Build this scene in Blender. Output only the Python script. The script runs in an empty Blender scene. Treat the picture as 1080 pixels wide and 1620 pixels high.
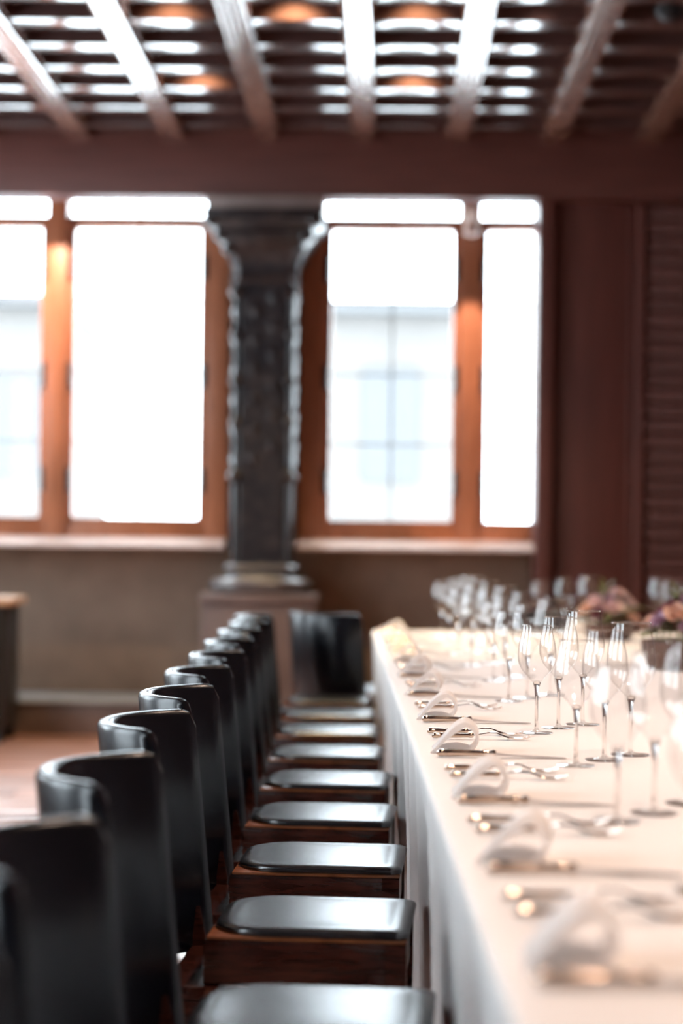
import bpy, bmesh, math, random
from mathutils import Vector, Matrix
random.seed(7)
PI = math.pi
SC = bpy.context.scene
COL = SC.collection
ROOM = math.radians(-1.47)          # the room's own axes against the table's axes

# ------------------------------------------------------------------ camera
cd = bpy.data.cameras.new('camera')
cam = bpy.data.objects.new('camera', cd); COL.objects.link(cam)
SC.camera = cam
cd.sensor_fit = 'HORIZONTAL'; cd.sensor_width = 24.0; cd.lens = 24.0 * 3000 / 1080
F = Vector((0.00150986, 0.99991412, 0.01301802)).normalized()
R0 = Vector((0.99999886, -0.00150999, 0.0)); U0 = R0.cross(F)
a = math.radians(0.69)
Rr = R0 * math.cos(a) + U0 * math.sin(a); Ur = U0 * math.cos(a) - R0 * math.sin(a)
M = Matrix((Rr, Ur, -F)).transposed().to_4x4(); M.translation = Vector((0, 0, 1.17))
cam.matrix_world = M
cd.clip_start = 0.02; cd.clip_end = 200
cd.dof.use_dof = True; cd.dof.focus_distance = 4.05; cd.dof.aperture_fstop = 1.75

# ------------------------------------------------------------------ sky, exposure
SKY = 15.0
w = bpy.data.worlds.new('world'); SC.world = w; w.use_nodes = True
bg = w.node_tree.nodes['Background']; bg.inputs[0].default_value = (0.80, 0.92, 1.0, 1); bg.inputs[1].default_value = SKY
vs = SC.view_settings
vs.view_transform = 'Standard'; vs.look = 'None'; vs.gamma = 1.0; vs.use_curve_mapping = False; vs.exposure = 0.0
SC.cycles.max_bounces = 10; SC.cycles.transparent_max_bounces = 24; SC.cycles.caustics_reflective = False
SC.cycles.sample_clamp_indirect = 6.0
LAMP_TABLE = 215.0; LAMP_COFFER = 95.0; LAMP_WALL = 270.0
WARM = (1.0, 0.74, 0.58); AMBER = (1.0, 0.70, 0.36)


def spot(name, loc, target, power, angle, blend=0.5, size=0.05, color=WARM, parent=None):
    l = bpy.data.lights.new(name, 'SPOT'); l.energy = power; l.color = color
    l.spot_size = math.radians(angle); l.spot_blend = blend; l.shadow_soft_size = size
    o = bpy.data.objects.new(name, l); COL.objects.link(o)
    o.location = loc
    o.rotation_euler = (Vector(target) - Vector(loc)).to_track_quat('-Z', 'Y').to_euler()
    if parent: o.parent = parent
    return o


# ------------------------------------------------------------------ materials
def nt(name):
    m = bpy.data.materials.new(name); m.use_nodes = True
    return m, m.node_tree.nodes, m.node_tree.links, m.node_tree.nodes['Principled BSDF']


def plain(name, col, rough=0.5, metal=0.0, coat=0.0, noise=0.0, scale=20.0, bump=0.0, spec=0.5, stretch=(1, 1, 1), sheen=0.0,
          objrand=0.0, coatrough=0.1, coatior=1.5):
    m, N, L, b = nt(name)
    b.inputs['Base Color'].default_value = (*col, 1); b.inputs['Roughness'].default_value = rough
    b.inputs['Metallic'].default_value = metal; b.inputs['Coat Weight'].default_value = coat
    b.inputs['Coat Roughness'].default_value = coatrough; b.inputs['Coat IOR'].default_value = coatior
    b.inputs['Specular IOR Level'].default_value = spec; b.inputs['Sheen Weight'].default_value = sheen
    if noise or bump:
        tc = N.new('ShaderNodeTexCoord'); mp = N.new('ShaderNodeMapping'); mp.inputs['Scale'].default_value = stretch
        nz = N.new('ShaderNodeTexNoise'); nz.inputs['Scale'].default_value = scale; nz.inputs['Detail'].default_value = 5
        L.new(tc.outputs['Object'], mp.inputs[0]); L.new(mp.outputs[0], nz.inputs['Vector'])
        if noise:
            rp = N.new('ShaderNodeValToRGB')
            rp.color_ramp.elements[0].position = 0.3; rp.color_ramp.elements[1].position = 0.7
            rp.color_ramp.elements[0].color = (*[c * (1 - noise) for c in col], 1)
            rp.color_ramp.elements[1].color = (*[min(1, c * (1 + noise)) for c in col], 1)
            L.new(nz.outputs['Fac'], rp.inputs[0])
            src = rp.outputs[0]
            if objrand:
                oi = N.new('ShaderNodeObjectInfo'); mr = N.new('ShaderNodeMapRange')
                mr.inputs['To Min'].default_value = 1 - objrand; mr.inputs['To Max'].default_value = 1 + objrand
                L.new(oi.outputs['Random'], mr.inputs[0])
                mx = N.new('ShaderNodeVectorMath'); mx.operation = 'SCALE'
                L.new(src, mx.inputs[0]); L.new(mr.outputs[0], mx.inputs['Scale']); src = mx.outputs[0]
            L.new(src, b.inputs['Base Color'])
        if bump:
            bp = N.new('ShaderNodeBump'); bp.inputs['Strength'].default_value = bump; bp.inputs['Distance'].default_value = 0.01
            L.new(nz.outputs['Fac'], bp.inputs['Height']); L.new(bp.outputs[0], b.inputs['Normal'])
    return m


def emit(name, col, s):
    m, N, L, b = nt(name)
    b.inputs['Base Color'].default_value = (*col, 1)
    b.inputs['Emission Color'].default_value = (*col, 1); b.inputs['Emission Strength'].default_value = s
    return m


def thin_glass(name, tint, strength, edge=0.25):
    """thin walled glass: mostly clear, reflecting and darkening where the wall is seen edge on"""
    m, N, L, b = nt(name); N.remove(b)
    out = N['Material Output']
    tr = N.new('ShaderNodeBsdfTransparent'); gl = N.new('ShaderNodeBsdfGlossy'); mx = N.new('ShaderNodeMixShader')
    gl.inputs['Roughness'].default_value = 0.02
    lf = N.new('ShaderNodeLayerWeight'); lf.inputs['Blend'].default_value = 0.5
    pw = N.new('ShaderNodeMath'); pw.operation = 'POWER'; pw.inputs[1].default_value = 5.0
    L.new(lf.outputs['Facing'], pw.inputs[0])
    mu = N.new('ShaderNodeMath'); mu.operation = 'MULTIPLY_ADD'; mu.inputs[1].default_value = 0.9 * strength; mu.inputs[2].default_value = 0.075 * strength
    mu.use_clamp = True
    L.new(pw.outputs[0], mu.inputs[0]); L.new(mu.outputs[0], mx.inputs[0])
    lw = N.new('ShaderNodeLayerWeight'); lw.inputs['Blend'].default_value = 0.22
    rp = N.new('ShaderNodeValToRGB')
    rp.color_ramp.elements[0].position = edge; rp.color_ramp.elements[0].color = (1, 1, 1, 1)
    rp.color_ramp.elements[1].position = 1.0; rp.color_ramp.elements[1].color = (*tint, 1)
    L.new(lw.outputs['Facing'], rp.inputs[0]); L.new(rp.outputs[0], tr.inputs[0])
    L.new(tr.outputs[0], mx.inputs[1]); L.new(gl.outputs[0], mx.inputs[2]); L.new(mx.outputs[0], out.inputs[0])
    return m


def solid_glass(name):
    m, N, L, b = nt(name)
    b.inputs['Base Color'].default_value = (0.97, 0.97, 0.97, 1); b.inputs['Roughness'].default_value = 0.0
    b.inputs['Transmission Weight'].default_value = 1.0; b.inputs['IOR'].default_value = 1.5
    return m


def marble(name):
    m, N, L, b = nt(name)
    tc = N.new('ShaderNodeTexCoord'); nz = N.new('ShaderNodeTexNoise')
    nz.inputs['Scale'].default_value = 9; nz.inputs['Detail'].default_value = 8; nz.inputs['Distortion'].default_value = 1.4
    rp = N.new('ShaderNodeValToRGB')
    e = rp.color_ramp.elements
    e[0].position = 0.35; e[0].color = (0.012, 0.012, 0.016, 1)
    e[1].position = 0.75; e[1].color = (0.07, 0.055, 0.055, 1)
    x = e.new(0.55); x.color = (0.028, 0.024, 0.026, 1)
    L.new(tc.outputs['Object'], nz.inputs['Vector']); L.new(nz.outputs['Fac'], rp.inputs[0]); L.new(rp.outputs[0], b.inputs['Base Color'])
    b.inputs['Roughness'].default_value = 0.3
    return m


def napkin_mat(name):
    m, N, L, b = nt(name)
    out = N['Material Output']
    b.inputs['Base Color'].default_value = (0.95, 0.94, 0.94, 1); b.inputs['Roughness'].default_value = 0.8
    tl = N.new('ShaderNodeBsdfTranslucent'); tl.inputs[0].default_value = (0.98, 0.965, 0.96, 1)
    mx = N.new('ShaderNodeMixShader'); mx.inputs[0].default_value = 0.6
    L.new(b.outputs[0], mx.inputs[1]); L.new(tl.outputs[0], mx.inputs[2]); L.new(mx.outputs[0], out.inputs[0])
    return m


def linen(name, col):
    m, N, L, b = nt(name)
    b.inputs['Base Color'].default_value = (*col, 1); b.inputs['Roughness'].default_value = 0.85
    b.inputs['Sheen Weight'].default_value = 0.15; b.inputs['Specular IOR Level'].default_value = 0.2
    tc = N.new('ShaderNodeTexCoord')
    n1 = N.new('ShaderNodeTexNoise'); n1.inputs['Scale'].default_value = 7; n1.inputs['Detail'].default_value = 3
    n2 = N.new('ShaderNodeTexNoise'); n2.inputs['Scale'].default_value = 600
    ad = N.new('ShaderNodeMath'); ad.operation = 'MULTIPLY_ADD'; ad.inputs[1].default_value = 0.06
    L.new(tc.outputs['Object'], n1.inputs['Vector']); L.new(tc.outputs['Object'], n2.inputs['Vector'])
    L.new(n2.outputs['Fac'], ad.inputs[0]); L.new(n1.outputs['Fac'], ad.inputs[2])
    bp = N.new('ShaderNodeBump'); bp.inputs['Strength'].default_value = 0.25; bp.inputs['Distance'].default_value = 0.01
    L.new(ad.outputs[0], bp.inputs['Height']); L.new(bp.outputs[0], b.inputs['Normal'])
    return m


MAT = dict(
    leather=plain('black_leather', (0.0042, 0.0055, 0.0095), 0.25, spec=0.42, noise=0.15, scale=60, bump=0.02),
    seat=plain('black_seat_leather', (0.006, 0.0075, 0.011), 0.27, spec=1.0, noise=0.15, scale=9, bump=0.035),
    mahogany=plain('dark_mahogany', (0.034, 0.009, 0.006), 0.24, noise=0.55, scale=9, stretch=(1.5, 8, 12), bump=0.02),
    frieze=plain('red_brown_panelling', (0.105, 0.033, 0.026), 0.45, noise=0.18, scale=3, stretch=(1, 1, 14)),
    panel=plain('red_brown_wall_panel', (0.112, 0.036, 0.029), 0.45, noise=0.18, scale=3, stretch=(10, 1, 0.6), objrand=0.12),
    beam=plain('varnished_beam_wood', (0.19, 0.09, 0.06), 0.2, noise=0.3, scale=6, stretch=(10, 0.7, 10), coat=1.0, coatrough=0.15, coatior=2.4),
    slat=plain('varnished_slat_wood', (0.055, 0.028, 0.023), 0.2, noise=0.3, scale=6, stretch=(0.7, 8, 8), coat=1.0, coatrough=0.15, coatior=2.4),
    slatside=plain('matt_slat_side', (0.062, 0.030, 0.028), 0.7, noise=0.15, scale=6, spec=0.15),
    soffit=plain('dark_soffit_board', (0.05, 0.024, 0.024), 0.8, noise=0.2, scale=4),
    orange=plain('orange_window_wood', (0.36, 0.132, 0.064), 0.36, noise=0.22, scale=5, stretch=(12, 12, 0.8)),
    fitting=plain('blackened_iron', (0.03, 0.022, 0.02), 0.45, metal=0.4, noise=0.2, scale=40),
    lead=plain('lead_came', (0.16, 0.17, 0.19), 0.5, metal=0.5, noise=0.15, scale=30),
    pane=thin_glass('window_glass', (0.85, 0.9, 0.92), 1.0),
    spandrel=plain('tan_wall_covering', (0.27, 0.185, 0.135), 0.8, noise=0.14, scale=5, bump=0.05),
    sill=plain('pale_window_sill', (0.82, 0.68, 0.63), 0.2, noise=0.1, scale=8),
    stone=plain('grey_ledge_stone', (0.36, 0.385, 0.42), 0.45, noise=0.2, scale=5),
    riser=plain('brown_ledge_riser', (0.19, 0.14, 0.13), 0.4, noise=0.35, scale=2.5),
    impost=plain('brown_impost_stone', (0.34, 0.26, 0.24), 0.6, noise=0.15, scale=6),
    lip=plain('lamplit_mahogany_lip', (0.22, 0.075, 0.03), 0.22, noise=0.3, scale=20),  # lamp highlight on the seat edge, put into a lighter, more orange colour
    pedestal=plain('brown_pedestal_stone', (0.155, 0.108, 0.098), 0.6, noise=0.15, scale=6),
    basestone=plain('grey_brown_base_stone', (0.13, 0.115, 0.115), 0.22, noise=0.25, scale=8),
    marble=marble('dark_polished_marble'),
    plank=plain('reddish_floor_wood', (0.36, 0.185, 0.135), 0.32, noise=0.25, scale=4, stretch=(0.8, 9, 9), objrand=0.28),
    subfloor=plain('subfloor', (0.07, 0.04, 0.03), 0.7, noise=0.1, scale=4),
    plaster=plain('warm_plaster', (0.42, 0.33, 0.28), 0.8, noise=0.06, scale=3),
    cloth=linen('white_table_linen', (0.84, 0.80, 0.775)),
    napkin=napkin_mat('white_napkin'),
    silver=plain('warm_reflection_silver', (0.72, 0.58, 0.48), 0.14, metal=1.0, noise=0.06, scale=60),  # warm reflection of the surroundings put into the metal's colour
    blade=plain('steel_blade', (0.5, 0.48, 0.48), 0.13, metal=1.0, noise=0.04, scale=80),
    bowl_glass=thin_glass('wine_glass_wall', (0.30, 0.28, 0.28), 1.0, 0.5),
    stem_glass=solid_glass('wine_glass_solid'),
    bulb=emit('lit_lamp_lens', (1.0, 0.74, 0.5), 9.0),
    lampmetal=plain('brushed_lamp_metal', (0.75, 0.6, 0.5), 0.3, metal=1.0, noise=0.05, scale=40),
    blackmetal=plain('black_lamp_metal', (0.008, 0.009, 0.012), 0.5, spec=0.25, noise=0.1, scale=30),
    bowl=plain('dark_brown_planter', (0.10, 0.045, 0.03), 0.5, noise=0.25, scale=14, stretch=(1, 1, 5)),
    consoletop=plain('light_console_top', (0.55, 0.33, 0.2), 0.4, noise=0.2, scale=6, stretch=(1, 8, 8)),
    consolebody=plain('dark_console_body', (0.02, 0.018, 0.02), 0.5, noise=0.2, scale=8),
    peach=plain('peach_petals', (0.72, 0.47, 0.37), 0.6, noise=0.12, scale=30),
    blush=plain('blush_petals', (0.70, 0.50, 0.49), 0.6, noise=0.12, scale=30),
    mauve=plain('mauve_petals', (0.42, 0.28, 0.38), 0.6, noise=0.12, scale=30),
    cream=plain('cream_petals', (0.75, 0.68, 0.60), 0.6, noise=0.1, scale=30),
    plum=plain('plum_petals', (0.22, 0.07, 0.10), 0.6, noise=0.12, scale=30),
    leaf=plain('dusty_green_leaf', (0.13, 0.15, 0.06), 0.5, noise=0.3, scale=25),
    facade=plain('grey_far_facade', (0.094, 0.088, 0.083), 0.8, noise=0.04, scale=2),
    facadedark=plain('far_window_opening', (0.060, 0.062, 0.064), 0.5, noise=0.05, scale=2),
)


# ------------------------------------------------------------------ mesh helpers
def box(bm, x0, x1, y0, y1, z0, z1, bev=0.0):
    v = [bm.verts.new((x, y, z)) for z in (z0, z1) for y in (y0, y1) for x in (x0, x1)]
    fs = [bm.faces.new([v[i] for i in q]) for q in ((0, 2, 3, 1), (4, 5, 7, 6), (0, 1, 5, 4), (2, 6, 7, 3), (0, 4, 6, 2), (1, 3, 7, 5))]
    if bev:
        es = {e for f in fs for e in f.edges}
        bmesh.ops.bevel(bm, geom=list(es), offset=bev, segments=2, affect='EDGES', profile=0.5)
    return bm


def lathe(bm, prof, n=24, cx=0, cy=0, cap=True):
    rings = []
    for r, z in prof:
        rings.append([bm.verts.new((cx + r * math.cos(2 * PI * i / n), cy + r * math.sin(2 * PI * i / n), z)) for i in range(n)])
    for k in range(len(rings) - 1):
        for i in range(n):
            bm.faces.new((rings[k][i], rings[k][(i + 1) % n], rings[k + 1][(i + 1) % n], rings[k + 1][i]))
    if cap:
        bm.faces.new(rings[0][::-1]); bm.faces.new(rings[-1])
    return bm


def loft(bm, loops, closed=True, cap=True):
    """join rings of points; closed loops get capped ends"""
    vs_ = [[bm.verts.new(p) for p in lp] for lp in loops]
    n = len(vs_[0])
    for k in range(len(vs_) - 1):
        for i in range(n if closed else n - 1):
            j = (i + 1) % n
            bm.faces.new((vs_[k][i], vs_[k][j], vs_[k + 1][j], vs_[k + 1][i]))
    if cap and closed:
        bm.faces.new(vs_[0][::-1]); bm.faces.new(vs_[-1])
    return bm


def B():
    return bmesh.new()


def mesh_of(name, bm, mat, smooth=True, angle=35):
    bmesh.ops.recalc_face_normals(bm, faces=bm.faces[:])
    me = bpy.data.meshes.new(name); bm.to_mesh(me); bm.free()
    if mat: me.materials.append(MAT[mat] if isinstance(mat, str) else mat)
    if smooth:
        me.polygons.foreach_set('use_smooth', [True] * len(me.polygons))
        try: me.set_sharp_from_angle(angle=math.radians(angle))
        except Exception: pass
    return me


def obj(name, me, parent=None, loc=(0, 0, 0), rz=0.0, rot=None, scale=None):
    o = bpy.data.objects.new(name, me); COL.objects.link(o)
    o.location = loc; o.rotation_euler = rot if rot else (0, 0, rz)
    if scale: o.scale = scale
    if parent: o.parent = parent
    return o


def part(name, bm, mat, parent=None, smooth=True, **k):
    return obj(name, mesh_of(name, bm, mat, smooth), parent, **k)


def tag(o, label=None, cat=None, group=None, kind=None):
    if label: o['label'] = label
    if cat: o['category'] = cat
    if group: o['group'] = group
    if kind: o['kind'] = kind
    return o


def thing(name, label, cat, loc=(0, 0, 0), rz=0.0, group=None):
    return tag(obj(name, None, None, loc, rz), label, cat, group)


def struct(name, bm, mat, label, smooth=True):
    """a piece of the room, in the room's own axes"""
    o = obj(name, mesh_of(name, bm, mat, smooth) if bm else None, None, (0, 0, 0), ROOM)
    return tag(o, label, name.split('_')[0], None, 'structure')


def copy_thing(root, loc, rz, label, group=None):
    r = root.copy(); COL.objects.link(r); r.location = loc; r.rotation_euler = (0, 0, rz); r['label'] = label
    if group: r['group'] = group
    for ch in list(root.children):
        c = ch.copy(); COL.objects.link(c); c.parent = r
        for g in list(ch.children):
            d = g.copy(); COL.objects.link(d); d.parent = c
    return r


def rm(x, y, z=0.0):
    """room axes -> world"""
    return (x * math.cos(ROOM) - y * math.sin(ROOM), x * math.sin(ROOM) + y * math.cos(ROOM), z)


# ================================================================== THE ROOM
XL, XR, YF, YB, ZC = -4.2, 3.4, -2.5, 11.6, 3.75

# floor and its planks
bm = box(B(), XL, XR, YF, YB + 0.3, -0.1, -0.012)
floor = struct('floor', bm, 'subfloor', 'reddish wooden plank floor running under the dining table')
pl = mesh_of('floor_plank', box(B(), -0.947, 0.947, -0.122, 0.122, -0.012, 0.0, 0.0015), 'plank')
row = 0; y = -2.3
while y < 11.0:
    off = (row % 3) * 0.63
    for k in range(5):
        x = XL + 0.95 - off + k * 1.9
        if x - 0.95 < XR - 0.1 and x + 0.95 > XL + 0.1:
            if x < 0.6 or row % 1 == 0:
                o = obj('floor_plank', pl, floor, (min(max(x, XL + 0.3), XR - 0.3), y, 0))
    y += 0.246; row += 1

# ceiling: soffit, beams along the room, slats across each bay
ceil = struct('ceiling', box(B(), XL, XR, YF, YB + 0.3, ZC, ZC + 0.1), 'soffit', 'dark timber coffered ceiling with glossy beams and cross slats')
BX = [-1.84 + 0.5583 * k for k in range(-4, 10)]
BX = [x for x in BX if XL + 0.1 < x < XR - 0.1]
def beam_mesh():
    hw = 0.078
    prof = [(-hw, ZC), (-hw, 3.545), (-hw + 0.012, 3.53)]
    for i in range(4):                                   # four reeds along the underside
        c0 = -0.049 + i * 0.0327
        for t in (-1, -0.5, 0, 0.5, 1):
            prof.append((c0 + t * 0.0155, 3.504 + 0.004 * t * t))
    prof += [(hw - 0.012, 3.53), (hw, 3.545), (hw, ZC)]
    bm = B()
    loft(bm, [[(x, yy, z) for x, z in prof] for yy in (5.6, 11.14)])
    return mesh_of('ceiling_beam', bm, 'beam')
bme = beam_mesh()
for x in BX: obj('ceiling_beam', bme, ceil, (x, 0, 0))
hb = 0.5583 / 2 - 0.074
sme = mesh_of('ceiling_slat', box(B(), -hb, hb, -0.086, 0.086, 3.53, ZC, 0.006), 'slat')
sme.materials.append(MAT['slatside'])                      # only the underside is varnished
for p in sme.polygons:
    if p.normal.z > -0.5: p.material_index = 1
SY = [10.94 - 0.4435 * k for k in range(12)]
for yv in SY:
    for i in range(len(BX) - 1):
        obj('ceiling_slat', sme, ceil, ((BX[i] + BX[i + 1]) / 2, yv, 0))

# recessed downlights in the coffers
dl_ring = mesh_of('trim_ring', lathe(B(), [(0.055, 3.748), (0.055, 3.735), (0.043, 3.732), (0.040, 3.742), (0.040, 3.749)], 20, cap=False), 'lampmetal')
dl_lens = mesh_of('lens', lathe(B(), [(0.001, 3.744), (0.040, 3.745), (0.040, 3.749)], 20, cap=False), 'bulb')
def downlight(x, y, label, power, angle, target=None, blend=0.6, size=0.04, color=AMBER):
    X = rm(x, y)
    t = thing('ceiling_downlight', label, 'downlight', X, ROOM, 'recessed ceiling downlights')
    obj('trim_ring', dl_ring, t); obj('lens', dl_lens, t)
    tgt = rm(*target) if target else (X[0], X[1], 0)
    spot('downlight_lamp', (X[0], X[1], 3.72), tgt, power, angle, blend, size, color)
    return t
bays = {'second': (BX.index(min(BX, key=lambda v: abs(v + 1.282))))}
def bayx(i): return (-1.84 + 0.5583 * (i + 0.5))
downlight(bayx(1), 8.49, 'warm downlight in the nearer coffer row, above the left window', LAMP_COFFER, 108, None, 0.7, 0.02)
downlight(bayx(2), 8.49, 'warm downlight in the nearer coffer row, in front of the stone column', LAMP_COFFER * 1.6, 108, None, 0.7, 0.02)
downlight(bayx(3), 8.49, 'warm downlight in the nearer coffer row, above the right window', LAMP_COFFER, 108, None, 0.7, 0.02)
downlight(bayx(1), 9.83, 'warm downlight in the farther coffer row, above the left window', LAMP_COFFER, 108, None, 0.7, 0.02)
downlight(bayx(3), 9.83, 'warm downlight in the farther coffer row, above the right window', LAMP_COFFER, 108, None, 0.7, 0.02)
downlight(bayx(4), 8.49, 'added downlight in the nearer coffer row, brightening the far end of the table', LAMP_TABLE * 0.5, 80, None, 0.8, 0.05, (1.0, 0.82, 0.70))  # extra lamp added to brighten the far seats and cloth
for x, y, k, wd in ((0.95, 1.4, 1.0, 'first'), (0.95, 3.2, 1.0, 'second'), (0.95, 4.9, 1.0, 'third'), (bayx(4) + 0.28, 6.72, 0.6, 'fourth')):
    X = rm(x, y)                                           # downlights over the table, above the frame
    t = thing('ceiling_downlight', 'downlight over the table, %s from the camera, above the frame' % wd, 'downlight', X, ROOM, 'recessed ceiling downlights')
    obj('trim_ring', dl_ring, t, (0, 0, -0.22 if y > 5 else 0)); obj('lens', dl_lens, t, (0, 0, -0.22 if y > 5 else 0))
    if y > 5: part('housing', lathe(B(), [(0.05, 3.528), (0.05, 3.749)], 20), 'lampmetal', t)
    spot('table_lamp', rm(x, y, 3.48), rm(x, y, 0), LAMP_TABLE * k, 95, 0.9, 0.10)

# back wall, deep lintel, window openings
wall_back = struct('wall_back', None, None, 'back wall with two leaded windows behind the stone column')
def wb(name, mat, *b, bev=0.004):
    return part(name, box(B(), *b, bev), mat, wall_back)
wb('spandrel', 'spandrel', XL, 0.92, 11.60, 11.9, 0.0, 1.10)
wb('pier', 'frieze', XL, -3.08, 11.60, 11.9, 1.10, 3.75)
wb('pier', 'frieze', -1.02, -0.52, 11.58, 11.9, 1.10, 3.75)
wb('pier', 'frieze', 1.42, XR, 11.60, 11.9, 0.0, 3.75)
wb('pier', 'frieze', 0.92, 1.42, 11.60, 11.9, 0.0, 1.10)
wb('lintel', 'frieze', XL, XR, 11.12, 11.32, 3.165, 3.56)
wb('lintel', 'frieze', XL, XR, 11.32, 11.9, 3.34, 3.56)
wb('cornice', 'slat', XL, XR, 11.05, 11.9, 3.555, 3.62)
wb('ledge', 'riser', XL, 0.90, 10.95, 11.6, 0.0, 0.186)
wb('ledge_top', 'stone', XL, 0.90, 10.93, 11.6, 0.186, 0.198)

def window(name, label, xa, xb, xc, xd, lamp=False):
    """two casements xa..xb and xc..xd with leaded panes, a transom row over them, posts, rails and a sloped sill"""
    wnd = struct(name, None, None, label)
    y0, y1 = 11.50, 11.66
    z0, z1, t0, t1 = 1.27, 3.042, 3.108, 3.30
    P = lambda n, m, *b: part(n, box(B(), *b, 0.006), m, wnd)
    pl_, pr_ = xa - 0.19, xd + 0.185
    P('frame_post', 'orange', pl_, xa - 0.045, y0, y1, 1.14, 3.34)
    P('frame_post', 'orange', xd + 0.045, pr_, y0, y1, 1.14, 3.34)
    P('mullion', 'orange', xb + 0.04, xc - 0.04, y0 - 0.01, y1, 1.14, 3.34)
    P('bottom_rail', 'orange', xa - 0.045, xb + 0.04, y0 + 0.01, y1, 1.15, 1.225)
    P('bottom_rail', 'orange', xc - 0.04, xd + 0.045, y0 + 0.01, y1, 1.15, 1.225)
    P('transom_rail', 'orange', xa - 0.045, xb + 0.04, y0 + 0.01, y1, 3.078, t0)
    P('transom_rail', 'orange', xc - 0.04, xd + 0.045, y0 + 0.01, y1, 3.078, t0)
    bm = B()                                               # sloped sill
    loft(bm, [[(x, 11.60, 1.09), (x, 11.27, 1.09), (x, 11.265, 1.113), (x, 11.28, 1.117), (x, 11.50, 1.155), (x, 11.60, 1.155)] for x in (pl_, pr_)])
    part('window_sill', bm, 'sill', wnd)
    for l, r in ((xa, xb), (xc, xd)):
        s = B()
        box(s, l - 0.045, l, y0 + 0.025, y1 - 0.02, z0 - 0.045, z1 + 0.036, 0.005); box(s, r, r + 0.04, y0 + 0.025, y1 - 0.02, z0 - 0.045, z1 + 0.036, 0.005)
        box(s, l, r, y0 + 0.025, y1 - 0.02, z0 - 0.045, z0, 0.005); box(s, l, r, y0 + 0.025, y1 - 0.02, z1, z1 + 0.036, 0.005)
        sash = part('sash', s, 'orange', wnd)
        mx = (l + r) / 2
        zs = [z0, 1.735, 2.16, 2.595, z1]
        for i in range(4):
            for (p, q) in ((l, mx), (mx, r)):
                part('pane', box(B(), p + 0.004, q - 0.004, 11.600, 11.604, zs[i] + 0.004, zs[i + 1] - 0.004), 'pane', sash, smooth=False)
            if i: part('came', box(B(), l, r, 11.594, 11.610, zs[i] - 0.005, zs[i] + 0.005), 'lead', sash)
        part('came', box(B(), mx - 0.005, mx + 0.005, 11.593, 11.611, z0, z1), 'lead', sash)
        for (p, q) in ((l, mx), (mx, r)):
            part('transom_pane', box(B(), p + 0.004, q - 0.004, 11.600, 11.604, t0, t1), 'pane', wnd, smooth=False)
        part('came', box(B(), mx - 0.006, mx + 0.006, 11.594, 11.610, t0, t1), 'lead', wnd)
        for hx in (l - 0.03, r + 0.028):
            for hz in (1.50, 2.14, 2.80):
                hm = B(); lathe(hm, [(0.014, hz - 0.075), (0.022, hz - 0.068), (0.022, hz + 0.068), (0.014, hz + 0.075)], 10, hx, 11.512)
                part('hinge', hm, 'fitting', wnd)
    return wnd
window('window_1', 'left leaded casement window with orange wooden frame, beside the stone column', -2.90, -2.13, -1.922, -1.155)
window('window_2', 'right leaded casement window with orange wooden frame, between column and panelling', -0.352, 0.385, 0.592, 1.34)

# timber panelling right of the windows
pan = struct('trim_1', None, None, 'dark red-brown timber panelling right of the windows')
part('post', box(B(), 0.872, 0.965, 11.16, 11.595, 0.0, 3.56, 0.006), 'panel', pan)
part('panel_board', box(B(), 0.965, 1.455, 11.26, 11.595, 0.0, 3.56, 0.004), 'panel', pan)
part('stile', box(B(), 1.455, 1.505, 11.20, 11.595, 0.0, 3.56, 0.008), 'panel', pan)
bd = mesh_of('board', box(B(), 1.505, XR, 11.235, 11.595, 0.004, 0.086, 0.005), 'panel')
for k in range(39): obj('board', bd, pan, (0, 0, k * 0.0902))
part('beading', box(B(), 0.985, 1.005, 11.245, 11.262, 0.1, 3.4, 0.005), 'panel', pan)
part('beading', box(B(), 1.415, 1.435, 11.245, 11.262, 0.1, 3.4, 0.005), 'panel', pan)

# other walls; the left one has tall windows that light the cloth's side
wl = struct('wall_left', None, None, 'plain left wall with tall window openings')
LW = [(0.2, 2.1), (3.2, 5.1), (6.2, 8.1), (9.3, 11.2)]
ys = [YF] + [v for p in LW for v in p] + [YB]
for i in range(0, len(ys), 2): part('pier', box(B(), XL - 0.25, XL, ys[i], ys[i + 1], 0, ZC), 'plaster', wl)
for p, q in LW:
    part('spandrel', box(B(), XL - 0.25, XL, p, q, 0, 1.0), 'plaster', wl); part('lintel', box(B(), XL - 0.25, XL, p, q, 3.1, ZC), 'plaster', wl)
for n, (p, q) in enumerate(LW):
    ww = struct('window_%d' % (n + 3), None, None, 'plain casement in the left wall, number %s from the front' % ('one', 'two', 'three', 'four')[n])
    for (u, v) in ((p, p + 0.07), ((p + q) / 2 - 0.04, (p + q) / 2 + 0.04), (q - 0.07, q)):
        part('frame_post', box(B(), XL - 0.18, XL - 0.08, u, v, 1.0, 3.1, 0.004), 'orange', ww)
    for (u, v) in ((1.0, 1.07), (3.03, 3.1)):
        part('frame_rail', box(B(), XL - 0.175, XL - 0.085, p + 0.07, q - 0.07, u, v, 0.004), 'orange', ww)
    part('pane', box(B(), XL - 0.135, XL - 0.13, p + 0.05, q - 0.05, 1.05, 3.05), 'pane', ww, smooth=False)
struct('wall_right', box(B(), XR, XR + 0.2, YF, YB, 0, ZC), 'frieze', 'plain right wall of the dining room')
struct('wall_front', box(B(), XL, XR, YF - 0.2, YF, 0, ZC), 'frieze', 'plain front wall behind the camera')

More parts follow.
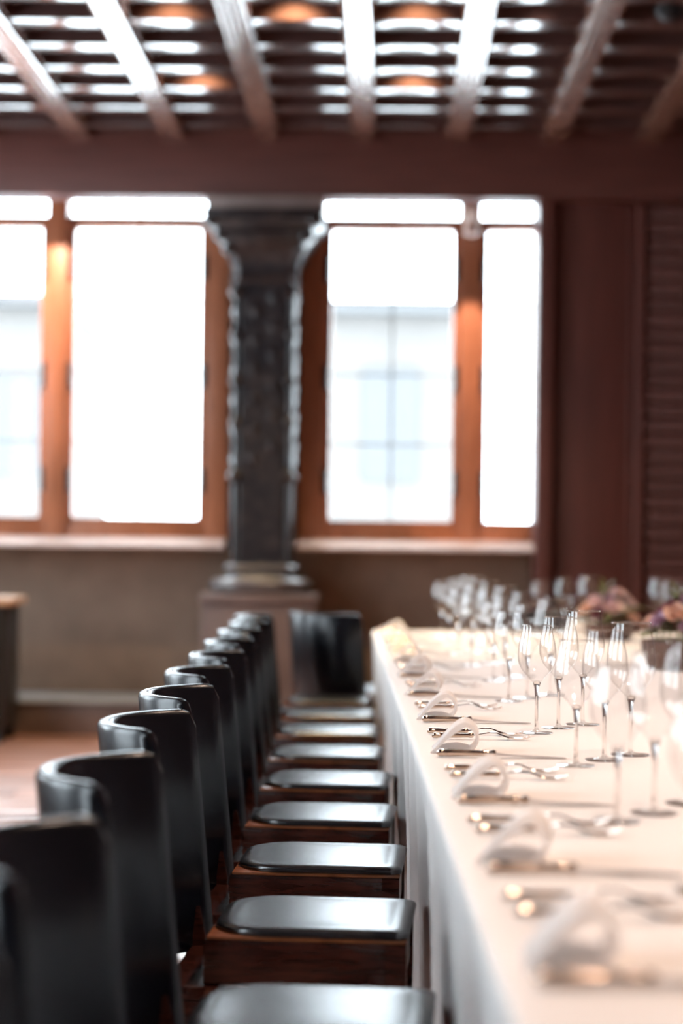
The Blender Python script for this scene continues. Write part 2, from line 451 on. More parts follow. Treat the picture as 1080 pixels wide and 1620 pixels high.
# ------------------------------------------------------------------ stone column
colm = struct('column', None, None, 'dark polished stone column with flared capital, between the two windows')
CX, CY = -0.738, 11.27
def octo(hw, z, ch=0.3, hy=None):
    c = hw * ch
    pts = [(-hw + c, -hw), (hw - c, -hw), (hw, -hw + c), (hw, hw - c), (hw - c, hw), (-hw + c, hw), (-hw, hw - c), (-hw, -hw + c)]
    return [(CX + x, CY + y, z) for x, y in pts]
part('pedestal', box(B(), CX - 0.336, CX + 0.336, CY - 0.30, CY + 0.28, 0.198, 0.765, 0.012), 'pedestal', colm)
part('plinth', box(B(), CX - 0.345, CX + 0.345, CY - 0.315, CY + 0.30, 0.765, 0.835, 0.02), 'pedestal', colm)
def ring(hw, z0, z1, bul, n=5, ch=0.3):
    return [octo(hw + bul * math.sin(PI * i / n), z0 + (z1 - z0) * i / n, ch) for i in range(n + 1)]
bm = B(); loft(bm, ring(0.272, 0.835, 0.925, 0.034, 6, 0.55)); part('base_torus', bm, 'basestone', colm)
bm = B(); loft(bm, ring(0.198, 0.925, 0.965, -0.01, 4) + ring(0.198, 0.966, 1.005, 0.02, 4)); part('base_ring', bm, 'basestone', colm)
bm = B(); loft(bm, [octo(0.178, 1.005), octo(0.178, 2.66)]); part('shaft', bm, 'marble', colm)
# corner rolls with bead rings
prof = []
zz = 1.01
rings_at = [(1.52, 0.032), (1.83, 0.018), (2.08, 0.018), (2.35, 0.018), (2.60, 0.032)]
while zz < 2.67:
    r = 0.019
    for zr, am in rings_at: r += am * math.exp(-((zz - zr) / 0.025) ** 2)
    prof.append((r, zz)); zz += 0.015
for sx in (-1, 1):
    for sy in (-1, 1):
        part('corner_roll', lathe(B(), prof, 12, CX + sx * 0.157, CY + sy * 0.157), 'marble', colm)
# carved lozenges on the faces of the shaft
lz = B()
for k in range(6):
    zc = 1.62 + k * 0.175
    for (dx, dy) in ((-1, 0), (1, 0), (0, -1)):
        for s in (-1, 1):
            w_, h_ = 0.05, 0.075
            cen = s * 0.055
            if dx: pt = lambda u, v, d: (CX + dx * (0.178 + d), CY + cen + u, zc + v + (0.08 if s > 0 else 0))
            else: pt = lambda u, v, d: (CX + cen + u, CY + dy * (0.178 + d), zc + v + (0.08 if s > 0 else 0))
            q = [lz.verts.new(pt(*p)) for p in ((w_, 0, -.004), (0, h_, -.004), (-w_, 0, -.004), (0, -h_, -.004), (0, 0, 0.018))]
            for i in range(4): lz.faces.new((q[i], q[(i + 1) % 4], q[4]))
part('carved_relief', lz, 'marble', colm, smooth=False)
# capital: stepped curve with leaf lobes
caps = []
for t, hw in ((0, 0.188), (0.06, 0.20), (0.12, 0.188), (0.3, 0.195), (0.45, 0.215), (0.6, 0.25), (0.72, 0.29), (0.78, 0.285), (0.86, 0.325), (0.93, 0.345), (1.0, 0.345)):
    caps.append(octo(hw, 2.655 + 0.375 * t, 0.25 - 0.12 * t))
bm = B(); loft(bm, caps); part('capital', bm, 'marble', colm)
for sx in (-1, 1):
    for sy in (-1, 1):
        for (d, z, r) in ((0.30, 3.0, 0.055), (0.245, 2.92, 0.05), (0.205, 2.84, 0.04)):
            bm = B(); bmesh.ops.create_icosphere(bm, subdivisions=2, radius=r)
            part('leaf_lobe', bm, 'marble', colm, loc=(CX + sx * d, CY + sy * d, z), scale=(1, 1, 0.8))
part('abacus', box(B(), CX - 0.35, CX + 0.35, CY - 0.33, CY + 0.31, 3.03, 3.068, 0.01), 'marble', colm)
part('impost', box(B(), CX - 0.345, CX + 0.345, CY - 0.19, CY + 0.30, 3.066, 3.166, 0.008), 'impost', colm)

# ------------------------------------------------------------------ outside, beyond the windows
def building(name, label, x0, x1, y0, h, wins, eave=True):
    t = thing(name, label, 'building', rm((x0 + x1) / 2, y0), ROOM)
    hw = (x1 - x0) / 2
    part('facade', box(B(), -hw, hw, 0, 5, -4, h), 'facade', t, smooth=False)
    if eave: part('eave', box(B(), -hw - 0.1, hw + 0.1, -0.35, 5, h, h + 0.16), 'facadedark', t, smooth=False)
    for (a0, a1, b0, b1) in wins:
        f = part('window', box(B(), a0, a1, -0.05, 0.02, b0, b1, 0.01), 'facadedark', t, smooth=False)
    return t
building('far_building', 'pale grey far building with an eave, seen through the middle panes of the right window', -1.15, 0.85, 25.0, 4.1,
         [(-0.2, 0.55, 1.9, 3.4), (-0.2, 0.6, 0.9, 1.15)])
building('far_building', 'pale grey far building seen through the leftmost panes', -9.0, -4.75, 27.0, 4.4, [(-1, 0, 2, 3.4), (0.8, 1.9, 2, 3.4)])

# ------------------------------------------------------------------ fittings near the windows
t = thing('window_spotlight', 'small brass-toned spotlight on the mullion of the right window', 'spotlight', rm(0.487, 11.49, 3.03), ROOM)
part('bracket', box(B(), -0.012, 0.012, -0.10, 0.0, 0.09, 0.115, 0.003), 'lampmetal', t)
part('lamp_body', lathe(B(), [(0.012, 0.12), (0.022, 0.115), (0.03, 0.06), (0.045, 0.01), (0.05, -0.02)], 20, 0, -0.10), 'lampmetal', t)
part('lens', lathe(B(), [(0.05, -0.02), (0.045, -0.035), (0.02, -0.045), (0.002, -0.047)], 20, 0, -0.10), 'sill', t)
spot('mullion_lamp', rm(0.487, 10.6, 3.49), rm(0.487, 11.5, 2.05), LAMP_WALL, 27, 0.25, 0.02)
spot('mullion_lamp', rm(-2.03, 10.6, 3.49), rm(-2.03, 11.5, 2.45), LAMP_WALL * 1.3, 36, 0.4, 0.02)
t = thing('ceiling_spotlight', 'round black spotlight hanging below the ceiling slats at the upper right corner', 'spotlight', rm(1.24, 8.52, 3.60), ROOM)
part('stem', lathe(B(), [(0.012, 0.0), (0.012, 0.15)], 10), 'blackmetal', t)
bm = B(); bmesh.ops.create_uvsphere(bm, u_segments=24, v_segments=14, radius=0.068); part('lamp_head', bm, 'blackmetal', t, loc=(0, 0, -0.03))
part('canopy', lathe(B(), [(0.05, 0.132), (0.05, 0.15)], 16), 'blackmetal', t)

t = thing('console_table', 'dark console with pale wooden top against the wall left of the chairs', 'console', rm(-2.72, 10.68), ROOM)
part('top', box(B(), -0.65, 0.65, -0.22, 0.22, 0.762, 0.808, 0.008), 'consoletop', t)
part('body', box(B(), -0.61, 0.61, -0.19, 0.20, 0.08, 0.762, 0.006), 'consolebody', t)
for k in (-0.3, 0.3):
    d = part('door', box(B(), k - 0.29, k + 0.29, -0.207, -0.188, 0.10, 0.745, 0.004), 'consolebody', t)
    part('knob', lathe(B(), [(0.004, 0), (0.012, 0.004), (0.012, 0.014), (0.004, 0.018)], 10), 'lampmetal', d, loc=(k * 0.12, -0.206, 0.45), rot=(PI / 2, 0, 0))
for sx in (-1, 1):
    for sy in (-1, 1): part('leg', box(B(), sx * 0.57 - 0.025, sx * 0.57 + 0.025, sy * 0.16 - 0.025, sy * 0.16 + 0.025, 0, 0.08), 'consolebody', t)

# ================================================================== TABLE
TX0, TX1, TY0, TY1, TZ = 0.162, 1.75, 0.30, 8.60, 0.744
t = thing('banquet_table', 'long banquet table hidden under a white cloth', 'table', ((TX0 + TX1) / 2, (TY0 + TY1) / 2, 0))
hx, hy = (TX1 - TX0) / 2, (TY1 - TY0) / 2
part('tabletop', box(B(), -hx + 0.03, hx - 0.03, -hy + 0.03, hy - 0.03, 0.705, TZ, 0.004), 'mahogany', t)
for sx in (-1, 1):
    for yy in (-3.9, -1.3, 1.3, 3.9):
        part('leg', box(B(), sx * 0.6 - 0.035, sx * 0.6 + 0.035, yy - 0.035, yy + 0.035, 0, 0.70, 0.004), 'mahogany', t)

def table_cloth():
    x0, x1, y0, y1, rc = TX0 - 0.004, TX1 + 0.004, TY0 - 0.004, TY1 + 0.004, 0.05
    pts = []
    def line(p, q, step=0.018):
        n = max(2, int((Vector(q) - Vector(p)).length / step))
        nrm = Vector((q[1] - p[1], -(q[0] - p[0]))).normalized()
        for i in range(n): pts.append((p[0] + (q[0] - p[0]) * i / n, p[1] + (q[1] - p[1]) * i / n, nrm.x, nrm.y))
    def arc(cx, cy, a0):
        for i in range(6):
            an = a0 + PI / 2 * i / 6; pts.append((cx + rc * math.cos(an), cy + rc * math.sin(an), math.cos(an), math.sin(an)))
    line((x0 + rc, y0), (x1 - rc, y0)); arc(x1 - rc, y0 + rc, -PI / 2)
    line((x1, y0 + rc), (x1, y1 - rc)); arc(x1 - rc, y1 - rc, 0)
    line((x1 - rc, y1), (x0 + rc, y1)); arc(x0 + rc, y1 - rc, PI / 2)
    line((x0, y1 - rc), (x0, y0 + rc)); arc(x0 + rc, y0 + rc, PI)
    s = 0; S = []
    for i, p in enumerate(pts):
        S.append(s); q = pts[(i + 1) % len(pts)]; s += math.hypot(q[0] - p[0], q[1] - p[1])
    tot = s
    ph = [(round(tot / wl_), am, random.random() * 6.28) for wl_, am in ((0.42, 0.45), (0.27, 0.35), (0.16, 0.2), (0.95, 0.3))]
    def fold(s): return 0.5 + 0.5 * sum(am * math.sin(2 * PI * n * s / tot + p) for n, am, p in ph)
    bm = B(); rings = []
    zt = TZ + 0.006
    levels = [(-0.035, zt), (-0.012, zt), (-0.004, zt - 0.0015), (0.001, zt - 0.006)]
    for z in (0.725, 0.70, 0.66, 0.61, 0.55, 0.48, 0.40, 0.31, 0.22, 0.13, 0.07): levels.append((0.003, z))
    for off, z in levels:
        rg = []
        for i, (x, y, nx, ny) in enumerate(pts):
            tt = max(0, (0.735 - z) / 0.66)
            am = 0.07 * (min(1, tt * 2.4) ** 0.8)
            k = am * fold(S[i]) if tt > 0 else 0
            corner = abs(nx * ny) * 2
            k += corner * 0.05 * tt
            rg.append(bm.verts.new((x + nx * (off + k - am - 0.012 * tt), y + ny * (off + k - am - 0.012 * tt), z)))
        rings.append(rg)
    n = len(pts)
    bm.faces.new(rings[0])
    for k in range(len(rings) - 1):
        for i in range(n): bm.faces.new((rings[k][i], rings[k][(i + 1) % n], rings[k + 1][(i + 1) % n], rings[k + 1][i]))
    return mesh_of('tablecloth', bm, 'cloth', angle=80)
tag(obj('tablecloth', table_cloth()), 'long white linen cloth covering the banquet table and hanging in folds', 'tablecloth')
ZT = TZ + 0.0062

# ================================================================== CHAIRS
def rrect(x0, x1, y0, y1, radii, n=6):
    """rounded rectangle, radii for corners (x1,y0),(x1,y1),(x0,y1),(x0,y0)"""
    out = []
    for (cx, cy, a0, r) in ((x1 - radii[0], y0 + radii[0], -PI / 2, radii[0]), (x1 - radii[1], y1 - radii[1], 0, radii[1]),
                            (x0 + radii[2], y1 - radii[2], PI / 2, radii[2]), (x0 + radii[3], y0 + radii[3], PI, radii[3])):
        for i in range(n + 1):
            an = a0 + PI / 2 * i / n; out.append((cx + r * math.cos(an), cy + r * math.sin(an)))
    return out

def make_chair(label, group):
    t = thing('dining_chair', label, 'chair', group=group)
    # seat pad: rounded rear, rolled edges
    ol = [(x + 0.0115, y) for x, y in rrect(-0.1785, 0.1785, -0.165, 0.165, (0.025, 0.025, 0.10, 0.10), 8)]
    loops = []
    for ins, z in ((0.006, 0.4555), (0.001, 0.4575), (0.0, 0.462), (0.0015, 0.4665), (0.0055, 0.4693), (0.012, 0.4710), (0.022, 0.4718), (0.030, 0.4714), (0.038, 0.4718), (0.06, 0.4730), (0.09, 0.4737), (0.125, 0.4740)):
        sx, sy = (0.1785 - ins) / 0.1785, (0.165 - ins) / 0.165
        loops.append([((x - 0.0115) * sx + 0.0115, y * sy, z) for x, y in ol])
    bm = B(); loft(bm, loops); part('seat_pad', bm, 'seat', t)
    # apron boards
    for nm, b in (('side_rail', (-0.178, 0.15, -0.16, -0.136)), ('side_rail', (-0.178, 0.15, 0.136, 0.16)),
                  ('front_rail', (0.158, 0.18, -0.128, 0.128)), ('rear_rail', (-0.178, -0.154, -0.134, 0.134))):
        part(nm, box(B(), b[0], b[1], b[2], b[3], 0.368, 0.449, 0.004), 'mahogany', t)
    part('seat_board', box(B(), -0.172, 0.1855, -0.1625, 0.1625, 0.4485, 0.456, 0.003), 'lip', t)
    for s in (-1, 1):
        bm = B()
        loft(bm, [[(0.166 + h, s * 0.143 + k, z) for h, k in ((-g, -g), (g, -g), (g, g), (-g, g))] for g, z in ((0.013, 0.0), (0.0185, 0.36), (0.0185, 0.447))])
        part('leg', bm, 'mahogany', t)
        bm = B()
        loft(bm, [[(x + h, s * y + k, z) for h, k in ((-g, -g), (g, -g), (g, g), (-g, g))]
                  for x, y, g, z in ((-0.285, 0.170, 0.013, 0.0), (-0.240, 0.186, 0.016, 0.34), (-0.240, 0.188, 0.015, 0.385), (-0.246, 0.190, 0.009, 0.44))])
        part('leg', bm, 'mahogany', t)
    part('rear_bracket', box(B(), -0.250, -0.150, -0.173, 0.173, 0.300, 0.366, 0.003), 'mahogany', t)
    # wrap-round backrest
    Ro, th, half = 0.2526, 0.029, math.radians(63.0)
    z0, z1 = 0.352, 0.825
    loops = []
    nA = 40
    for i in range(nA + 1):
        an = -half + 2 * half * i / nA
        arc = (half - abs(an)) * Ro                      # distance to the nearer end
        rc = 0.030
        drop = rc - math.sqrt(max(0, rc * rc - max(0, rc - arc) ** 2)) if arc < rc else 0
        tk = th * (0.45 + 0.55 * min(1, (arc / 0.012)) ** 0.5)
        zt, zb = z1 - drop, z0 + drop * 0.6
        rm_ = Ro - th / 2
        e = 0.011
        lp = []
        for dr, z in ((-1, zb + e), (-1, (zb + zt) / 2), (-1, zt - e), (-0.72, zt - 0.003), (-0.3, zt), (0.3, zt), (0.72, zt - 0.003), (1, zt - e),
                      (1, (zb + zt) / 2), (1, zb + e), (0.6, zb), (-0.6, zb)):
            r = rm_ + dr * tk / 2
            sh = -0.1 * (z - 0.372)
            lp.append((-0.106 + sh - r * math.cos(an), r * math.sin(an), z))
        loops.append(lp)
    bm = B(); loft(bm, loops); part('backrest', bm, 'leather', t)
    return t

CH = 'black leather dining chairs along the table'
YS = [1.42, 2.11, 2.81, 3.54, 4.19, 4.84, 5.52, 6.22, 6.92, 7.58, 8.22]
ordn = ['nearest', 'second nearest', 'third', 'fourth', 'fifth', 'sixth', 'seventh', 'eighth', 'ninth', 'tenth', 'eleventh']
CXW = -0.036
first = None
for i, yv in enumerate(YS):
    lab = 'black leather chair with rounded back, %s in the row from the camera' % ordn[i]
    if i == 10: lab = 'black leather chair with rounded back, last in the row before the turned chair'
    rz = math.radians(random.uniform(-0.8, 0.8) - 4.0)
    p = (CXW - 0.006 - (0.014 if i == 10 else 0) + 0.0014 * i + random.uniform(-0.005, 0.003), yv, 0)
    if first is None:
        first = make_chair(lab, CH); first.location = p; first.rotation_euler = (0, 0, rz)
    else: copy_thing(first, p, rz, lab, CH)
copy_thing(first, (0.13, 8.82, 0), math.radians(47), 'black leather chair turned away at the far corner of the table, its flat back showing', CH)
copy_thing(first, (0.98, 8.84, 0), math.radians(-90), 'black leather chair at the head of the table, behind the far glasses', CH)

# ================================================================== PLACE SETTINGS
def tube(bm, prof, n=10, flat=1.0):
    """round rod along x: (x, radius)"""
    loft(bm, [[(x, r * math.cos(2 * PI * i / n), max(0.0, 0.0) + r * flat * math.sin(2 * PI * i / n) + zc) for i in range(n)] for x, r, zc in prof])

def make_knife(label, group):
    t = thing('table_knife', label, 'knife', group=group)
    bm = B()
    h = [(0.0, 0.003), (0.003, 0.0075), (0.008, 0.0088), (0.012, 0.0088), (0.015, 0.0070), (0.018, 0.0082), (0.03, 0.0080), (0.06, 0.0068), (0.085, 0.0060),
         (0.089, 0.0075), (0.093, 0.0075), (0.096, 0.0058), (0.102, 0.0058), (0.105, 0.0078), (0.110, 0.0078), (0.113, 0.005)]
    tube(bm, [(x, r, 0.009) for x, r in h], 12, 0.9); part('handle', bm, 'silver', t)
    bm = B()
    st = [(0.112, 0.005, 0.005, .0030), (0.122, 0.006, 0.006, .0026), (0.13, 0.004, 0.008, .0022), (0.15, 0.003, 0.011, .0018), (0.19, 0.003, 0.0125, .0016), (0.22, 0.003, 0.012, .0014), (0.238, 0.004, 0.007, .0012), (0.247, 0.0045, -0.001, .0008)]
    loft(bm, [[(x, -lo, zc - k), (x, hi, zc - k * .4), (x, hi, zc + k * .4), (x, -lo, zc + k)] for (x, lo, hi, k), zc in zip(st, [0.008, 0.0075, 0.0065, 0.005, 0.0035, 0.0026, 0.0022, 0.002])])
    part('blade', bm, 'blade', t)
    return t

def make_fork(label, group):
    t = thing('table_fork', label, 'fork', group=group)
    bm = B()
    h = [(0.0, 0.003, .006), (0.003, 0.0075, .008), (0.010, 0.0085, .0085), (0.014, 0.0065, .0085), (0.02, 0.0075, .0085), (0.05, 0.0062, .0085), (0.075, 0.0055, .009), (0.079, 0.0070, .009), (0.083, 0.0070, .009), (0.087, 0.0045, .0095)]
    tube(bm, h, 12, 0.75); part('handle', bm, 'silver', t)
    bm = B()
    nk = [(0.086, 0.004, .0095), (0.10, 0.0032, .012), (0.12, 0.003, .015), (0.135, 0.0035, .0145), (0.145, 0.008, .011), (0.153, 0.0115, .0075), (0.162, 0.0125, .005)]
    loft(bm, [[(x, -w_, z - .001), (x, w_, z - .001), (x, w_ * .9, z + .001), (x, -w_ * .9, z + .001)] for x, w_, z in nk])
    part('neck', bm, 'silver', t)
    tm = B()
    loft(tm, [[(x, -w_, z - .0009), (x, w_, z - .0009), (x, w_, z + .0009), (x, -w_, z + .0009)] for x, w_, z in ((0.160, .0020, .0053), (0.172, .0018, .0035), (0.186, .0016, .0035), (0.198, .0013, .006), (0.205, .0007, .009))])
    tme = mesh_of('tine', tm, 'silver')
    for k in range(4): obj('tine', tme, t, (0, -0.0102 + k * 0.0068, 0))
    return t

def make_napkin(label, group):
    """a napkin band standing as an open loop, its tunnel running along the table edge"""
    bm = B()
    c = []
    path = [(0.000, 0.0005), (0.012, 0.013), (0.027, 0.031), (0.043, 0.047), (0.058, 0.0565), (0.071, 0.058), (0.083, 0.050), (0.092, 0.036), (0.092, 0.022), (0.084, 0.009), (0.070, 0.002), (0.045, 0.0005), (0.02, 0.0005)]
    n = len(path)
    def cr(i, t):
        p = [Vector(path[(i + k - 1) % n]) for k in range(4)]
        return 0.5 * ((2 * p[1]) + (p[2] - p[0]) * t + (2 * p[0] - 5 * p[1] + 4 * p[2] - p[3]) * t * t + (3 * p[1] - p[0] - 3 * p[2] + p[3]) * t ** 3)
    for i in range(n):
        for t in (0, 0.33, 0.66): c.append(cr(i, t))
    cen = sum(c, Vector((0, 0))) / len(c)
    rows = []
    L_ = [-0.055, -0.052, -0.03, 0.0, 0.03, 0.052, 0.055]
    def lp(sc, y, k): return [(cen.x + (p.x - cen.x) * sc + 0.006 * k, y + 0.012 * (p.y / 0.06), max(0.0004, 0.0004 + cen.y + (p.y - cen.y) * (sc if p.y > cen.y else 1.0 if sc == 1 else sc))) for p in c]
    def lpi(sc, y, k):
        o_ = lp(sc, y, k); m = len(o_); out = []
        for i in range(m):                                 # the folded cloth is thicker on the sloping side
            (ax, _, az), (bx_, _, bz) = o_[i - 1], o_[(i + 1) % m]
            d = Vector((bx_ - ax, bz - az)).normalized(); f = i / m
            th = 0.002 + 0.010 * math.exp(-((f - 0.27) / 0.16) ** 2) + 0.0035 * math.exp(-((f - 0.55) / 0.12) ** 2)
            out.append((o_[i][0] + d.y * th, o_[i][1], o_[i][2] - d.x * th))
        return out
    outer = [lp(1.0 + 0.03 * math.cos(j), y, (y / 0.055)) for j, y in enumerate(L_)]
    inner = [lpi(1.0 + 0.03 * math.cos(j), y, (y / 0.055)) for j, y in enumerate(L_)]
    loops = outer + inner[::-1]
    loops.append(outer[0])
    loft(bm, loops, True, False)
    bmesh.ops.remove_doubles(bm, verts=bm.verts[:], dist=1e-5)
    t = tag(part('napkin', bm, 'napkin', None), label, 'napkin', group)
    bm = B()                                              # the tucked inner fold, sagging across the tunnel
    rows = []
    for j in range(6):
        y = -0.045 + 0.018 * j
        rows.append([(0.014 + 0.072 * i / 10, y, 0.002 + 0.0020 * j * math.sin(PI * (0.08 + 0.84 * i / 10))) for i in range(11)])
    loft(bm, rows, False, False)
    g = part('inner_fold', bm, 'napkin', t)
    return t

def make_glass(label, group, H, rb, rrim, zb, rf):
    t = thing('wine_glass', label, 'wine glass', group=group)
    hb = H - zb
    key = [(0.0, 0.004), (0.03, 0.012), (0.09, 0.42 * rb), (0.20, 0.74 * rb), (0.32, 0.93 * rb), (0.43, rb), (0.55, 0.985 * rb), (0.70, 0.93 * rb), (0.85, 0.5 * (0.86 * rb + rrim)), (1.0, rrim)]
    prof = []
    for i in range(len(key) - 1):
        for s in (0, 0.5):
            p0 = key[max(0, i - 1)]; p1 = key[i]; p2 = key[i + 1]; p3 = key[min(len(key) - 1, i + 2)]
            f = lambda a_, b_, c_, d_: 0.5 * (2 * b_ + (c_ - a_) * s + (2 * a_ - 5 * b_ + 4 * c_ - d_) * s * s + (3 * b_ - a_ - 3 * c_ + d_) * s ** 3)
            prof.append((max(0.003, f(p0[1], p1[1], p2[1], p3[1])), zb + hb * (p1[0] + (p2[0] - p1[0]) * s)))
    prof.append((rrim, H))
    bm = lathe(B(), prof, 40, cap=False); part('bowl', bm, 'bowl_glass', t)
    bm = B()                                              # rolled rim
    m_, k_ = 40, 6
    loft(bm, [[((rrim + 0.0008 * math.cos(2 * PI * j / k_)) * math.cos(2 * PI * i / m_), (rrim + 0.0008 * math.cos(2 * PI * j / k_)) * math.sin(2 * PI * i / m_), H + 0.0008 * math.sin(2 * PI * j / k_)) for i in range(m_)] for j in range(k_ + 1)], True, False)
    bmesh.ops.remove_doubles(bm, verts=bm.verts[:], dist=1e-6)
    part('rim', bm, 'stem_glass', t)
    part('stem', lathe(B(), [(0.0045, 0.005), (0.0038, 0.02), (0.0034, 0.05), (0.0036, zb - 0.03), (0.0055, zb - 0.008), (0.009, zb - 0.0005), (0.006, zb + 0.0035)], 16), 'stem_glass', t)
    part('foot', lathe(B(), [(rf * 0.96, 0.0), (rf, 0.001), (rf * 0.98, 0.002), (rf * 0.6, 0.0032), (rf * 0.25, 0.0050), (0.006, 0.0075), (0.0040, 0.011)], 32), 'bowl_glass', t)
    return t

protos = {}
def put(kind, maker, x, y, rz, label, group):
    if kind not in protos:
        o = maker(label, group); protos[kind] = o
        o.location = (x, y, ZT); o.rotation_euler = (0, 0, rz); return o
    return copy_thing(protos[kind], (x, y, ZT), rz, label, group)
mk = {'A': lambda l, g: make_glass(l, g, 0.233, 0.0415, 0.0320, 0.109, 0.036),
      'B': lambda l, g: make_glass(l, g, 0.247, 0.0435, 0.0335, 0.112, 0.037),
      'C': lambda l, g: make_glass(l, g, 0.258, 0.0480, 0.0385, 0.112, 0.039)}
GD = {'A': 'smallest wine glass', 'B': 'middle wine glass', 'C': 'largest wine glass'}
def setting(ox, oy, rot, where, over=None, glasses='ABC', cutlery=True):
    c_, s_ = math.cos(rot), math.sin(rot)
    def T(u, v): return ox + u * c_ - v * s_, oy + u * s_ + v * c_
    if cutlery:
        j = lambda k: math.radians(random.uniform(-k, k))
        put('knife', make_knife, *T(0.036 + random.uniform(-.004, .004), 0), rot + j(1.5), 'ornate-handled table knife %s' % where, 'table knives')
        put('fork', make_fork, *T(0.045, 0.325), rot + j(2), 'ornate-handled fork nearer the napkin %s' % where, 'table forks')
        put('fork', make_fork, *T(0.040, 0.420), rot + j(2), 'ornate-handled outer fork %s' % where, 'table forks')
        put('napkin', make_napkin, *T(0.034, 0.115), rot + j(6), 'white napkin folded in an open loop %s' % where, 'folded napkins')
    for g in glasses:
        u, v = {'A': (0.285, -0.10), 'B': (0.348, 0.0), 'C': (0.417, 0.10)}[g]
        x, y = T(u + random.uniform(-.005, .005), v + random.uniform(-.008, .008))
        if over and g in over: x, y = over[g]
        put(g, mk[g], x, y, random.uniform(0, 6), '%s %s' % (GD[g], where), 'wine glasses')
KS = [1.78, 2.375, 2.99, 3.635, 4.31, 5.0, 5.68, 6.35, 7.0, 7.65, 8.2]
OV = {2: {'A': (0.42, 2.83), 'B': (0.49, 2.92), 'C': (0.565, 3.03)}, 3: {'A': (0.445, 3.52), 'B': (0.511, 3.616), 'C': (0.575, 3.707)},
      4: {'A': (0.433, 4.107), 'B': (0.494, 4.222), 'C': (0.558, 4.301)}, 5: {'A': (0.445, 4.9)}, 6: {'A': (0.463, 5.6)}}
for i, k in enumerate(KS):
    wh = 'at the %s place setting from the camera' % ordn[i]
    if i == 10: wh = 'at the last setting before the far table end'
    g = '' if i == 0 else 'A' if i == 1 else 'ABC'
    if i == 10:
        setting(0.155, k - 0.08, 0, wh, None, g)
    else:
        setting(0.155, k, 0, wh, OV.get(i), g)
setting(0.98, TY1 + 0.005, -PI / 2, 'at the head of the table', None, 'ABC')
setting(TX1 + 0.005, 8.0, PI, 'on the far side of the table', None, 'ABC')

# ================================================================== FLOWERS
def petal_mesh(bm, r, h, an, open_, width):
    """one cupped petal standing at angle an"""
    rows = []
    for j in range(5):
        v = j / 4
        rad = r * (0.25 + (0.75 + open_ * 0.5 * v) * math.sin(min(1, v * 1.15) * PI / 2))
        wv = width * (0.35 + 0.65 * math.sin(PI * min(0.82, 0.15 + v * 0.75)))
        rows.append([bm.verts.new((rad * math.cos(an + wv * u), rad * math.sin(an + wv * u), h * v - 0.25 * h * abs(u) ** 2 * v - open_ * 0.3 * h * v * v)) for u in (-1, -0.5, 0, 0.5, 1)])
    for j in range(4):
        for i in range(4): bm.faces.new((rows[j][i], rows[j][i + 1], rows[j + 1][i + 1], rows[j + 1][i]))
def rose_mesh(mat):
    bm = B()
    for ring_, (r, h, o, n) in enumerate(((0.007, 0.034, 0, 3), (0.014, 0.035, 0.1, 4), (0.021, 0.034, 0.35, 5), (0.029, 0.031, 0.75, 6))):
        for k in range(n): petal_mesh(bm, r, h, 2 * PI * k / n + ring_ * 0.6, o, 1.15 * PI / n)
    me = mesh_of('rose', bm, mat, angle=180); return me
ROSE = {c: rose_mesh(c) for c in ('peach', 'blush', 'mauve', 'cream', 'plum')}
bm = B()
loft(bm, [[(x, -w_, z - 0.3 * w_), (x, 0, z), (x, w_, z - 0.3 * w_)] for x, w_, z in ((0, 0.002, 0), (0.015, 0.009, 0.004), (0.032, 0.0125, 0.006), (0.05, 0.009, 0.002), (0.065, 0.001, -0.006))], False, False)
LEAF = mesh_of('leaf', bm, 'leaf')

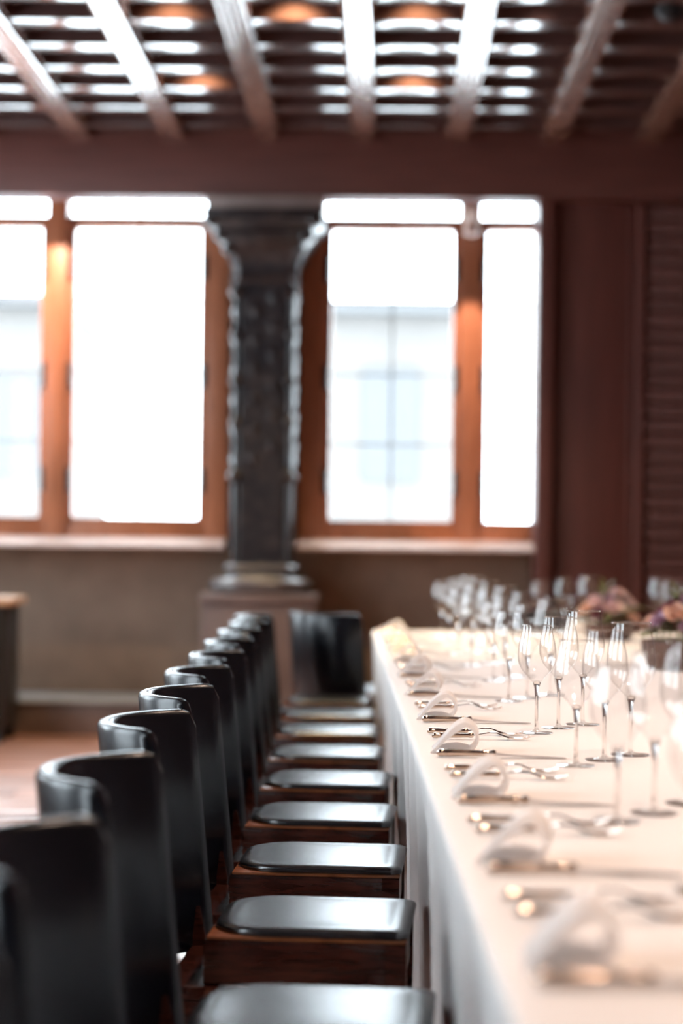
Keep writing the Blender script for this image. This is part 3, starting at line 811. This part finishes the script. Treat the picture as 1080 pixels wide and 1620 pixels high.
def arrangement(loc, label, spec, seed, rb=0.12, hb=0.085):
    rd = random.Random(seed)
    t = thing('flower_arrangement', label, 'flowers', loc, rd.uniform(0, 1), 'table flower arrangements')
    part('planter', lathe(B(), [(rb * 0.75, 0.0), (rb * 0.82, 0.004), (rb, hb * 0.6), (rb * 1.02, hb), (rb * 0.95, hb), (rb * 0.90, hb * 0.8), (0.002, hb * 0.78)], 28, cap=False), 'bowl', t)
    for (x, y, z, c, s) in spec:
        dirn = Vector((x, y, 0.09 + z * 0.4)).normalized()
        q = dirn.to_track_quat('Z', 'Y')
        e = q.to_euler()
        o = obj('rose', ROSE[c], t, (x, y, hb + z), rot=(e.x, e.y, e.z), scale=(s, s, s))
        st = B(); lathe(st, [(0.002, hb * 0.7), (0.002, hb + z)], 6, x * 0.9, y * 0.9); part('stem', st, 'leaf', t)
    for k in range(26):
        an = rd.uniform(0, 2 * PI); r = rd.uniform(0.03, rb * 0.95)
        obj('leaf', LEAF, t, (r * math.cos(an), r * math.sin(an), hb + rd.uniform(-0.005, 0.10) * (1.1 - r / rb * 0.6)), rot=(rd.uniform(-0.5, 0.5), rd.uniform(-1.0, 0.4), an + rd.uniform(-0.5, 0.5)), scale=(rd.uniform(0.8, 1.3),) * 3)
    for k in range(7):                                    # upright sprig
        obj('leaf', LEAF, t, (-0.03 + rd.uniform(-0.012, 0.012), rd.uniform(-0.01, 0.01), hb + 0.09 + k * 0.011), rot=(0, -0.9, k * 2.4), scale=(0.8, 0.8, 0.8))
    return t
def spread(seed, cols, n, rb):
    rd = random.Random(seed); out = []
    for k in range(n):
        r = rb * math.sqrt((k + 0.5) / n) * 0.98; an = k * 2.39996 + seed
        out.append((r * math.cos(an), r * math.sin(an), 0.085 * (1 - (r / rb) ** 2) + 0.012 + rd.uniform(-0.012, 0.03), cols[rd.randrange(len(cols))], rd.uniform(0.8, 1.25)))
    return out
arrangement((1.14, 7.95, ZT), 'peach and mauve flower arrangement in brown planter, farther along the table', spread(3, ['blush', 'peach', 'plum', 'blush', 'mauve', 'cream', 'blush'], 17, 0.105), 11, 0.105, 0.07)
arrangement((1.13, 6.20, ZT), 'cream, mauve and peach flower arrangement in brown planter at the right edge', spread(5, ['cream', 'peach', 'mauve', 'plum', 'cream', 'mauve'], 20, 0.125), 12, 0.135, 0.095)
